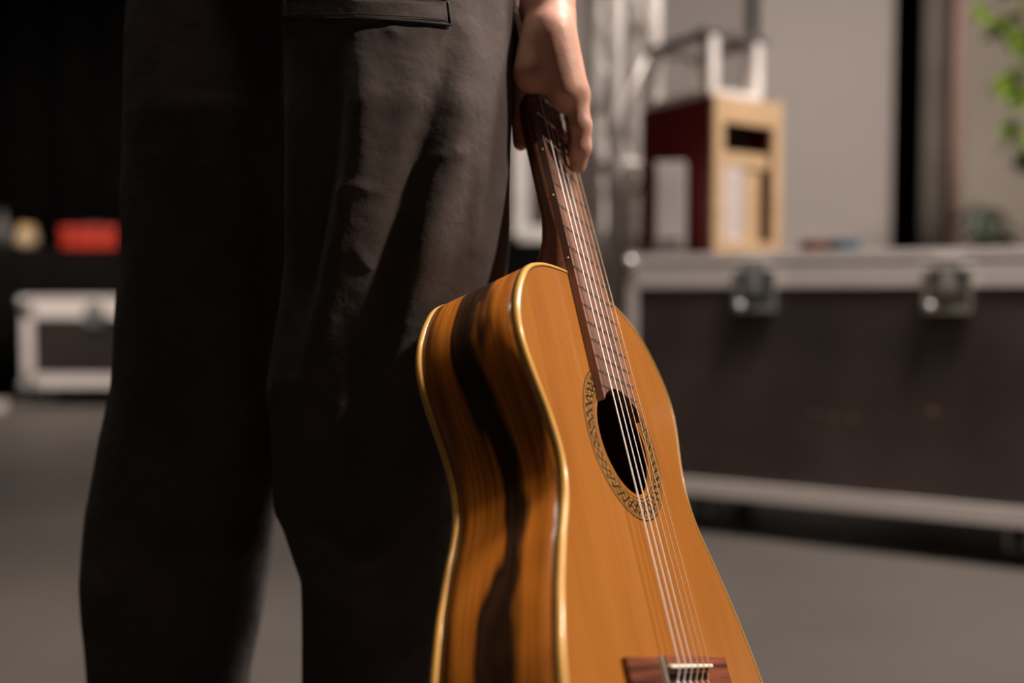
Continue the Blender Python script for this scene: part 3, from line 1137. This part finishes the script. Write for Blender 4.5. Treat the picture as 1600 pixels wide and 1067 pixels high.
# fretboard, its end cut to the arc of the sound hole
cut = 0.0436
a0 = math.asin((0.2045 - HC[1]) / cut)
poly = [(-hw(0.65), 0.65), (-hw(0.2045), 0.2045)]
arcp = []
for j in range(17):
    a = (PI - a0) + (a0 * 1.05 - (PI - a0)) * j / 16
    x, y = HC[0] + cut * math.cos(a), HC[1] + cut * math.sin(a)
    if -hw(0.2) + 0.0008 < x < hw(0.2) - 0.0008:
        arcp.append((x, y))
poly += arcp + [(hw(0.199), 0.199), (hw(0.65), 0.65)]
prism('fretboard', poly, 0.0004, FBT, M_FB, G)
for n in range(1, 20):
    y = fy(n)
    spans = [(-hw(y) + 0.0002, hw(y) - 0.0002)]
    if y - HC[1] < cut:
        xx = math.sqrt(cut ** 2 - (y - HC[1]) ** 2) + 0.0005
        spans = [(-hw(y), -xx), (xx, hw(y))]
    V, F = [], []
    for (xa, xb) in spans:
        o = len(V)
        pr = [(-0.0011, FBT - 0.0002), (-0.0008, FBT + 0.0008), (0, FBT + 0.0012), (0.0008, FBT + 0.0008), (0.0011, FBT - 0.0002)]
        V += [(xa, y + a, b) for a, b in pr] + [(xb, y + a, b) for a, b in pr]
        F += [(o, o + 1, o + 2, o + 3, o + 4), (o + 9, o + 8, o + 7, o + 6, o + 5)]
        F += [(o + i, o + 5 + i, o + 6 + i, o + 1 + i) for i in range(4)] + [(o + 4, o + 9, o + 5, o)]
    pyobj('fret', V, F, M_FRET, G)
for n in (5, 7, 9, 12):
    y = (fy(n) + fy(n - 1)) / 2
    lathe('side_dot', [(0.0011, -0.0003), (0.0011, 0.0003)], M_BRASSDOT, G, 10, (-hw(y), y, 0.0036), axis='X')
box('nut', (0, 0.6525, 0.0052), (0.052, 0.005, 0.0096), M_BONE, G, 0.0006)

# neck with heel
V, F = [], []
ys = [0.318, 0.326, 0.332, 0.338, 0.346, 0.356, 0.370, 0.390, 0.415, 0.45, 0.50, 0.55, 0.60, 0.640, 0.662]
nt_ = 17
for y in ys:
    w = hw(y) - 0.0002
    e = max(0.0, min(1.0, (0.405 - y) / 0.080))
    d = 0.0205 + 0.070 * (e ** 2.4) - (y - 0.325) * 0.006
    for j in range(nt_):
        a = PI * j / (nt_ - 1)
        c, s = math.cos(a), math.sin(a)
        ex = 0.75 + 0.5 * e
        x = -w * math.copysign(abs(c) ** (0.8 + 1.2 * e * abs(s)), c)
        x *= 1 - 0.45 * e * s
        V.append((x, y, 0.0003 - d * abs(s) ** (0.8 if e < 0.2 else 0.9)))
for i in range(len(ys) - 1):
    for j in range(nt_ - 1):
        a = i * nt_ + j
        F.append((a, a + nt_, a + nt_ + 1, a + 1))
    F.append((i * nt_, i * nt_ + nt_ - 1, (i + 1) * nt_ + nt_ - 1, (i + 1) * nt_))
F.append(tuple(range(nt_)))
F.append(tuple((len(ys) - 1) * nt_ + j for j in range(nt_))[::-1])
bm = bmesh.new()
tmp = bpy.data.meshes.new('tmp')
tmp.from_pydata(V, [], F)
bm.from_mesh(tmp)
bmobj('neck', bm, M_NECK, G, True)
# slotted headstock, bent back
HT = Matrix.Translation((0, 0.655, -0.004)) @ Matrix.Rotation(math.radians(-13), 4, 'X')
hs = bmesh.new()
for (c, s) in (((-0.029, 0.105, -0.008), (0.014, 0.13, 0.018)), ((0.029, 0.105, -0.008), (0.014, 0.13, 0.018)),
               ((0, 0.105, -0.008), (0.016, 0.13, 0.018)), ((0, 0.020, -0.008), (0.068, 0.042, 0.018)),
               ((0, 0.185, -0.008), (0.072, 0.034, 0.018))):
    add_box(hs, c, s, None, 0.0015)
bmesh.ops.transform(hs, matrix=HT, verts=hs.verts[:])
hso = bmobj('headstock', hs, M_NECK, G)
for sx in (-1, 1):
    for yy in (0.065, 0.105, 0.145):
        V, F = tube_data([HT @ Vector((sx * 0.004, yy, -0.008)), HT @ Vector((sx * 0.046, yy, -0.008))], 0.0028, 8)
        tm = pyobj('tuning_post', V, F, M_FRET, hso, True)
        bm = bmesh.new()
        add_box(bm, (sx * 0.053, yy, -0.008), (0.014, 0.018, 0.008), None, 0.003)
        bmesh.ops.transform(bm, matrix=HT, verts=bm.verts[:])
        bmobj('tuning_button', bm, M_BONE, hso)

# bridge
br = empty('bridge', parent=G)
br.location = (-0.004, 0, 0)
wing = [(-0.0925, -0.020), (0.0925, -0.020), (0.0925, 0.008), (-0.0925, 0.008)]
for sx in (-1, 1):
    box('bridge_wing', (sx * 0.0675, -0.006, 0.0025), (0.0498, 0.028, 0.0046), M_BRIDGE, br, 0.0008)
box('saddle_block', (0, 0.0018, 0.0044), (0.0852, 0.0124, 0.0084), M_BRIDGE, br, 0.0006)
box('tie_block', (0, -0.0150, 0.0044), (0.0852, 0.0104, 0.0084), M_BRIDGE, br, 0.0006)
box('bridge_channel', (0, -0.0070, 0.0022), (0.0848, 0.0062, 0.0040), M_RAMP, br)
box('end_inlay', (-0.0430, -0.006, 0.0044), (0.0007, 0.0278, 0.0086), M_BONE, br)
box('end_block', (-0.0412, -0.0065, 0.0047), (0.0026, 0.0276, 0.0086), M_RAMP, br)
box('saddle', (0.002, 0.0, 0.0098), (0.080, 0.0026, 0.0040), M_BONE, br, 0.0009)

srad = [0.00056, 0.00047, 0.00040, 0.00052, 0.00043, 0.00037]
for i in range(6):
    xs = -0.029 + 0.058 * i / 5
    xn = -0.0215 + 0.043 * i / 5
    m = M_WOUND if i < 3 else M_NYLON
    pts = [(xs - 0.0012, -0.0165, 0.0086 + srad[i]), (xs - 0.0006, -0.0100, 0.0078), (xs, -0.0012, 0.01185), (xs, 0.0, 0.0121),
           (xs * 0.9 + xn * 0.1, 0.065, 0.01205), ((xs + xn) / 2, 0.325, 0.0114), (xn, 0.650, 0.0104)]
    tk = HT @ Vector((-0.014 if i < 3 else 0.014, (0.065, 0.105, 0.145)[(2 - i) if i < 3 else (i - 3)] if True else 0, -0.0045))
    pts.append(tuple(tk))
    st = tube('string', pts, srad[i], m, G, 8)
    tube('string_knot', [(xs - 0.0012, -0.0098, 0.0080), (xs - 0.0030, -0.0120, 0.0096), (xs + 0.0028, -0.0185, 0.0096),
                         (xs + 0.0036, -0.0210, 0.0066)], srad[i] * 1.15, m, st, 6)

# ================================================================== THE PERSON
P = empty('person', (-0.19, 1.02, 0))
tag(P, 'person seen from behind in washed black trousers, right hand gripping the guitar neck', 'person')
PINV = Vector(P.location)


def body_part(name, me, m, smooth=True, parent=None):
    me.transform(Matrix.Translation(-PINV))
    return link(name, me, m, parent or P, smooth)


# ---- trousers: two leg columns with tabulated outlines, merged at the hips
# rows: photo row, left leg (outer, inner edge), right leg (inner, outer edge), distance of each leg, half depth
ROWS = [(-150, 222, 540, 470, 798, 1.075, 0.965, 0.104), (0, 213, 545, 455, 803, 1.058, 0.945, 0.118),
        (200, 206, 548, 452, 801, 1.040, 0.930, 0.125), (400, 196, 520, 448, 795, 1.045, 0.940, 0.119),
        (600, 171, 488, 420, 775, 1.055, 0.962, 0.111), (676, 152, 470, 425, 762, 1.060, 0.972, 0.108),
        (790, 131, 436, 436, 748, 1.065, 0.984, 0.103), (900, 121, 417, 468, 742, 1.062, 0.996, 0.098),
        (1067, 128, 384, 468, 722, 1.074, 1.010, 0.092), (1290, 150, 370, 470, 690, 1.085, 1.025, 0.085),
        (1390, 160, 365, 472, 680, 1.085, 1.025, 0.080)]
ROWS = ROWS[::-1]


def leg_table(o, i, c):
    X, A_, Z_ = [], [], []
    for r in ROWS:
        t0, t1 = math.atan((r[o] - 800) / FPX), math.atan((r[i] - 800) / FPX)
        mid_, hf = (t0 + t1) / 2, abs(t1 - t0) / 2
        X.append(r[c] * math.tan(mid_))
        A_.append(r[c] / math.cos(mid_) * math.sin(hf))
        Z_.append(W(800, r[0], r[c]).z)
    return np.array(Z_), np.array(X), np.array(A_), np.array([r[c] for r in ROWS])


ZL, LC, LA, CYL = leg_table(1, 2, 5)
ZR, RC, RA, CYR = leg_table(3, 4, 6)
BD = np.array([r[7] for r in ROWS])
hT = 0.005
Gt = grid((-0.54, 0.77, 0.035), (0.05, 1.22, 1.04), hT)
zz = Gt[2][0, 0, :]
e_ = 2.15


def leg(Z_, C, Aw, Cy):
    ip = lambda T: np.interp(zz, Z_, T)[None, None, :].astype(np.float32)
    return (((np.abs(Gt[0] - ip(C)) / ip(Aw)) ** e_ + (np.abs(Gt[1] - ip(Cy)) / ip(BD)) ** e_) ** (1 / e_) - 1) * np.minimum(ip(Aw), ip(BD))


kk = np.interp(zz, [0.0, 0.42, 0.46, 0.60, 0.8, 1.03], [0.006, 0.006, 0.014, 0.03, 0.045, 0.06])[None, None, :].astype(np.float32)
FT = smin(leg(ZL, LC, LA, CYL), leg(ZR, RC, RA, CYR), kk)
FT = np.maximum(FT, np.maximum(0.045 - Gt[2], Gt[2] - 1.03))
V, F = surface_nets(FT, (-0.54, 0.77, 0.035), hT)
me = nets_mesh('trousers', V, F)
nrm = np.zeros(len(V) * 3, np.float32)
me.vertices.foreach_get('normal', nrm)
nrm = nrm.reshape(-1, 3)


def seg_fold(px_pts, width, amp, d=0.89, fade=0.25):
    """gaussian fold along a polyline traced on the cloth; amp>0 ridge, <0 valley (metres); width in metres"""
    pts = [W(a, b, d) for a, b in px_pts]
    pts = np.array([(p.x, p.z) for p in [Vector(q) for q in pts]])
    pts = np.array(catmull([tuple(p) for p in pts], 6, False))
    q = np.stack([V[:, 0], V[:, 2]], 1)
    best = np.full(len(q), 1e9)
    tt = np.zeros(len(q))
    sg = np.zeros(len(q))
    n = len(pts) - 1
    for i in range(n):
        a, b = pts[i], pts[i + 1]
        dv = b - a
        t = np.clip(((q - a) @ dv) / (dv @ dv), 0, 1)
        r = q - a - t[:, None] * dv
        dd = np.hypot(r[:, 0], r[:, 1])
        k = dd < best
        best[k] = dd[k]
        tt[k] = (i + t[k]) / n
        sg[k] = np.sign(dv[0] * r[k, 1] - dv[1] * r[k, 0])
    fd = np.clip(tt / fade, 0, 1) * np.clip((1 - tt) / fade, 0, 1)
    return amp * np.exp(-(best / width) ** 2) * fd


back = np.clip(-nrm[:, 1] * 1.6 + 0.1, 0, 1)
disp = np.zeros(len(V))
FOLDS = [
    # deep drape running from the pocket end down across the thigh, lit ridge to its right
    ([(712, 40), (700, 130), (672, 220), (645, 310), (620, 390), (596, 480), (560, 600), (525, 760)], 0.013, -0.014, 0.2),
    ([(745, 30), (728, 140), (704, 240), (680, 330), (655, 420), (625, 520), (590, 640)], 0.020, 0.010, 0.2),
    # hollow under the seat running down the inner thigh
    ([(505, 60), (515, 150), (508, 250), (480, 360), (455, 470), (440, 600)], 0.022, -0.016, 0.25),
    ([(570, 60), (575, 160), (565, 260), (535, 370), (505, 480), (485, 600), (470, 720)], 0.018, 0.009, 0.25),
    ([(610, 400), (580, 500), (545, 600), (515, 720), (505, 860)], 0.012, 0.007, 0.25),
    # small creases
    ([(520, 305), (560, 298), (612, 306)], 0.004, 0.0025, 0.3),
    ([(655, 265), (690, 250), (728, 240)], 0.004, 0.0025, 0.3),
    ([(540, 330), (548, 290), (545, 265)], 0.004, 0.0022, 0.3),
    ([(760, 240), (745, 320), (738, 400)], 0.006, 0.003, 0.3),
    ([(610, 62), (625, 70), (640, 72)], 0.004, 0.0025, 0.3),
    ([(560, 380), (575, 410), (590, 425)], 0.004, 0.003, 0.3),
    # left leg and the lower legs
    ([(330, 120), (310, 300), (290, 520), (270, 760)], 0.025, 0.008, 0.25),
    ([(420, 790), (360, 860), (300, 930), (240, 980)], 0.014, 0.007, 0.25),
    ([(250, 640), (215, 780), (200, 930)], 0.02, -0.007, 0.25),
    ([(470, 840), (520, 880), (590, 900)], 0.012, 0.006, 0.25),
    ([(540, 700), (545, 860), (560, 1020)], 0.014, 0.006, 0.25),
]
for pts, w, a, fd in FOLDS:
    disp += seg_fold(pts, w, a, 0.84, fd) * back
low = np.array([noise.noise(Vector((v[0] * 14, v[1] * 9, v[2] * 4.5))) for v in V])
mid = np.array([noise.noise(Vector((v[0] * 34, v[1] * 26, v[2] * 15 + 7))) for v in V])
disp += 0.0045 * low + 0.0016 * mid
V2 = V + nrm * disp[:, None]
me.vertices.foreach_set('co', V2.astype(np.float32).ravel())
me.update()
tro = body_part('trousers', me, M_TRO)
tro['label'] = 'baggy washed black cotton trousers'
sm = tro.modifiers.new('subdivide', 'SUBSURF')
sm.levels = 0
sm.render_levels = 1
bmt = bmesh.new()
bmt.from_mesh(me)
BV = BVHTree.FromBMesh(bmt)
bmt.free()


def on_cloth(px, py, off=0.0015):
    """point on the back of the trousers behind a photo pixel (person-local)"""
    o = W(px, py, 0.5)
    # straight forward from behind the person, at the height and side found on the cloth
    for d in (0.84,):
        p = W(px, py, d)
    hit = None
    for _ in range(3):
        h = BV.ray_cast(Vector((p.x, 0.5, p.z)) - PINV, Vector((0, 1, 0)))
        if h[0] is None:
            return p - PINV
        d = (h[0] + PINV).y
        p = W(px, py, d / CP)
        hit = h
    return hit[0] + hit[1].normalized() * off


def cloth_patch(name, quad, nu, nv_, th, m):
    """patch lying on the cloth; quad = 4 pixel corners (tl,tr,br,bl)"""
    tl, tr_, brr, bl = [np.array(q, float) for q in quad]
    V, F = [], []
    for off in (th, -0.002):
        for j in range(nv_ + 1):
            for i in range(nu + 1):
                u, v = i / nu, j / nv_
                q = (tl * (1 - u) + tr_ * u) * (1 - v) + (bl * (1 - u) + brr * u) * v
                V.append(on_cloth(q[0], q[1], off))
    n1 = (nu + 1) * (nv_ + 1)
    idx = lambda i, j, l: l * n1 + j * (nu + 1) + i
    for j in range(nv_):
        for i in range(nu):
            F.append((idx(i, j, 0), idx(i, j + 1, 0), idx(i + 1, j + 1, 0), idx(i + 1, j, 0)))
    for i in range(nu):
        for j in (0, nv_):
            F.append((idx(i, j, 0), idx(i + 1, j, 0), idx(i + 1, j, 1), idx(i, j, 1)))
    for j in range(nv_):
        for i in (0, nu):
            F.append((idx(i, j, 0), idx(i, j + 1, 0), idx(i, j + 1, 1), idx(i, j, 1)))
    bm = bmesh.new()
    tmp = bpy.data.meshes.new('tmp')
    tmp.from_pydata([tuple(v) for v in V], [], F)
    bm.from_mesh(tmp)
    return bmobj(name, bm, m, tro, True)


cloth_patch('pocket_welt', ((446, 2), (698, 12), (703, 43), (447, 36)), 40, 6, 0.0018, M_TRO)


def seam(name, px, r, off=0.001, m=M_THREAD):
    pts = []
    for a, b in zip(px[:-1], px[1:]):
        for k in range(8):
            pts.append((a[0] + (b[0] - a[0]) * k / 8, a[1] + (b[1] - a[1]) * k / 8))
    pts.append(px[-1])
    return tube(name, [on_cloth(x, y, off) for x, y in pts], r, m, tro, 6)


seam('pocket_seam', [(445, 37), (500, 37), (580, 38), (650, 42), (704, 46), (700, 12)], 0.0013, 0.002)
seam('pocket_seam', [(446, 37), (444, 1), (560, -4), (640, 0), (698, 9)], 0.0012, 0.002)
seam('stitch_line', [(452, 31), (560, 31), (650, 36), (694, 39)], 0.0005, 0.0036)

# ---- right arm and hand, one continuous surface
mm = 0.001
wr = W(857, 22, 0.918)
el = Vector((0.085, 1.00, 1.16))
lo, hi = np.array([-0.035, 0.83, 0.715]), np.array([0.135, 1.035, 1.20])
hH = 0.002
Gh = grid(lo, hi, hH)


def C3(a, b, ra, rb):
    return cone_sdf(Gh, tuple(a), tuple(b), ra * mm, rb * mm)


def chain(pts):
    d = None
    for (a, ra), (b, rb_) in zip(pts[:-1], pts[1:]):
        s = C3(a, b, ra, rb_)
        d = s if d is None else smin(d, s, 0.004)
    return d


palm = C3(el, W(860, -75, 0.932), 43, 31)
palm = smin(palm, C3(W(860, -75, 0.932), wr, 31, 23), 0.02)
palm = smin(palm, C3(W(846, 14, 0.920), W(862, 14, 0.906), 19, 19), 0.012)
# metacarpal rays (little finger nearest the camera)
kn = [W(897, 142, 0.886), W(900, 148, 0.905), W(899, 147, 0.925), W(890, 140, 0.944)]
st_ = [W(866, 44, 0.886), W(868, 40, 0.898), W(866, 38, 0.911), W(858, 40, 0.922)]
for a, b, ra, rb_ in zip(st_, kn, (17, 16, 16, 15), (12.5, 12.5, 12.5, 12.5)):
    palm = smin(palm, C3(a, b, ra, rb_), 0.012)
palm = smin(palm, C3(W(864, 58, 0.880), W(886, 140, 0.878), 15, 13), 0.012)     # outer edge of the hand
palm = smin(palm, C3(W(868, 110, 0.892), W(884, 156, 0.893), 15, 12), 0.012)
palm = smin(palm, C3(W(846, 54, 0.902), W(833, 114, 0.893), 19, 18.5), 0.010)    # ball of the thumb
fing = [
    [(kn[0], 11.5), (W(908, 196, 0.885), 9.4), (W(909, 231, 0.889), 8.5), (W(905, 262, 0.896), 6.2)],
    [(kn[1], 11.5), (W(907, 196, 0.907), 9.8), (W(905, 230, 0.913), 9.0), (W(896, 250, 0.921), 7.8)],
    [(kn[2], 11.5), (W(904, 196, 0.929), 9.8), (W(903, 230, 0.936), 9.0), (W(897, 248, 0.944), 7.8)],
    [(kn[3], 11.0), (W(899, 186, 0.951), 9.6), (W(897, 218, 0.958), 8.8), (W(891, 236, 0.966), 7.6)],
]
hand = palm
fu = None
for ch_ in fing:
    c = chain(ch_)
    fu = c if fu is None else np.minimum(fu, c)
hand = smin(hand, fu, 0.006)
thumb = chain([(W(842, 60, 0.915), 16), (W(822, 128, 0.920), 12.5), (W(815, 186, 0.922), 8.6), (W(814, 224, 0.926), 7.0)])
hand = smin(hand, thumb, 0.006)
Vh, Fh = surface_nets(hand, lo, hH)
mh = nets_mesh('arm_and_hand', Vh, Fh)
arm = body_part('arm_and_hand', mh, M_SKIN)
ss = arm.modifiers.new('smooth', 'SMOOTH')
ss.factor = 0.5
ss.iterations = 4
arm['label'] = 'bare right forearm and hand'


# ---- upper body (above the frame), shoes
hU = 0.012
lo2 = np.array([-0.48, 0.62, 0.93])
hi2 = np.array([0.16, 1.24, 1.52])
Gh = grid(lo2, hi2, hU)
tor = None
for (a, b, ra, rb_) in (((-0.21, 1.01, 1.02), (-0.215, 1.01, 1.30), 110, 108), ((-0.285, 1.07, 0.99), (-0.27, 1.03, 1.30), 112, 105),
                        ((-0.118, 0.955, 0.99), (-0.16, 1.0, 1.30), 108, 100),
                        ((-0.34, 1.03, 1.40), (-0.04, 1.03, 1.40), 62, 62), ((-0.19, 1.03, 1.36), (-0.19, 1.04, 1.46), 100, 62)):
    s = C3(a, b, ra, rb_)
    tor = s if tor is None else smin(tor, s, 0.04)
tor = smin(tor, C3((-0.02, 1.03, 1.39), (0.068, 1.0, 1.19), 62, 52), 0.03)
tor = smin(tor, C3((-0.37, 1.03, 1.39), (-0.42, 1.02, 1.19), 60, 52), 0.03)
tor = np.maximum(tor, 0.985 - Gh[2])
Vs, Fs = surface_nets(tor, lo2, hU)
body_part('shirt', nets_mesh('shirt', Vs, Fs), M_SHIRT)
lo3, hi3 = np.array([-0.47, 0.86, 1.02]), np.array([-0.20, 1.42, 1.28])
Gh = grid(lo3, hi3, 0.006)
la = smin(C3((-0.42, 1.02, 1.20), (-0.42, 1.06, 1.11), 42, 40), C3((-0.42, 1.06, 1.11), (-0.33, 1.28, 1.13), 40, 27), 0.02)
la = smin(la, C3((-0.33, 1.28, 1.13), (-0.29, 1.34, 1.14), 26, 24), 0.02)
for k in range(4):
    la = smin(la, C3((-0.30, 1.35, 1.118 + k * 0.017), (-0.245, 1.385, 1.112 + k * 0.018), 10, 8), 0.004)
la = smin(la, C3((-0.30, 1.32, 1.16), (-0.262, 1.335, 1.19), 11, 8), 0.006)
Vl, Fl = surface_nets(la, lo3, 0.006)
body_part('left_arm_and_hand', nets_mesh('left_arm_and_hand', Vl, Fl), M_SKIN)
lo4, hi4 = np.array([-0.31, 0.88, 1.42]), np.array([-0.07, 1.20, 1.78])
Gh = grid(lo4, hi4, 0.006)
hd = ell_sdf(Gh, (-0.19, 1.035, 1.65), (0.075, 0.095, 0.105))
hd = smin(hd, ell_sdf(Gh, (-0.19, 1.065, 1.60), (0.058, 0.07, 0.085)), 0.03)
hd = smin(hd, C3((-0.19, 1.035, 1.45), (-0.19, 1.04, 1.58), 56, 52), 0.03)
hd = smin(hd, C3((-0.19, 1.13, 1.645), (-0.19, 1.148, 1.612), 9, 13), 0.015)
for sx in (-1, 1):
    hd = smin(hd, ell_sdf(Gh, (-0.19 + sx * 0.078, 1.035, 1.63), (0.012, 0.018, 0.032)), 0.006)
    hd = np.maximum(hd, -C3((-0.19 + sx * 0.032, 1.15, 1.65), (-0.19 + sx * 0.034, 1.15, 1.65), 16, 16) * 0.6)
Vd, Fd = surface_nets(hd, lo4, 0.006)
body_part('head', nets_mesh('head', Vd, Fd), M_SKIN)
hr = ell_sdf(Gh, (-0.19, 1.025, 1.665), (0.085, 0.104, 0.112))
hr = np.maximum(hr, -((1.085 - Gh[1]) + 0.55 * (Gh[2] - 1.66)))
hr = np.maximum(hr, 1.56 - Gh[2])
Vr, Fr = surface_nets(hr, lo4, 0.006)
body_part('hair', nets_mesh('hair', Vr, Fr), M_HAIR)
for cx, cy in ((-0.352, 1.05), (-0.136, 1.05)):
    lo5 = np.array([cx - 0.07, cy - 0.11, 0.0])
    Gh = grid(lo5, lo5 + np.array([0.14, 0.34, 0.13]), 0.005)
    sh = smin(ell_sdf(Gh, (cx, cy - 0.02, 0.055), (0.040, 0.062, 0.058)), ell_sdf(Gh, (cx, cy + 0.10, 0.035), (0.047, 0.105, 0.036)), 0.03)
    sh = np.maximum(sh, 0.022 - Gh[2])
    Vq, Fq = surface_nets(sh, lo5, 0.005)
    so = body_part('shoe', nets_mesh('shoe', Vq, Fq), M_SHOE)
    poly = []
    for j in range(28):
        a = 2 * PI * j / 28
        poly.append((cx - PINV.x + 0.047 * math.cos(a) * (1.0 if math.sin(a) > 0 else 0.88), cy - PINV.y + 0.06 + 0.145 * math.sin(a)))
    prism('sole', poly, 0.0, 0.026, M_SOLE, so)
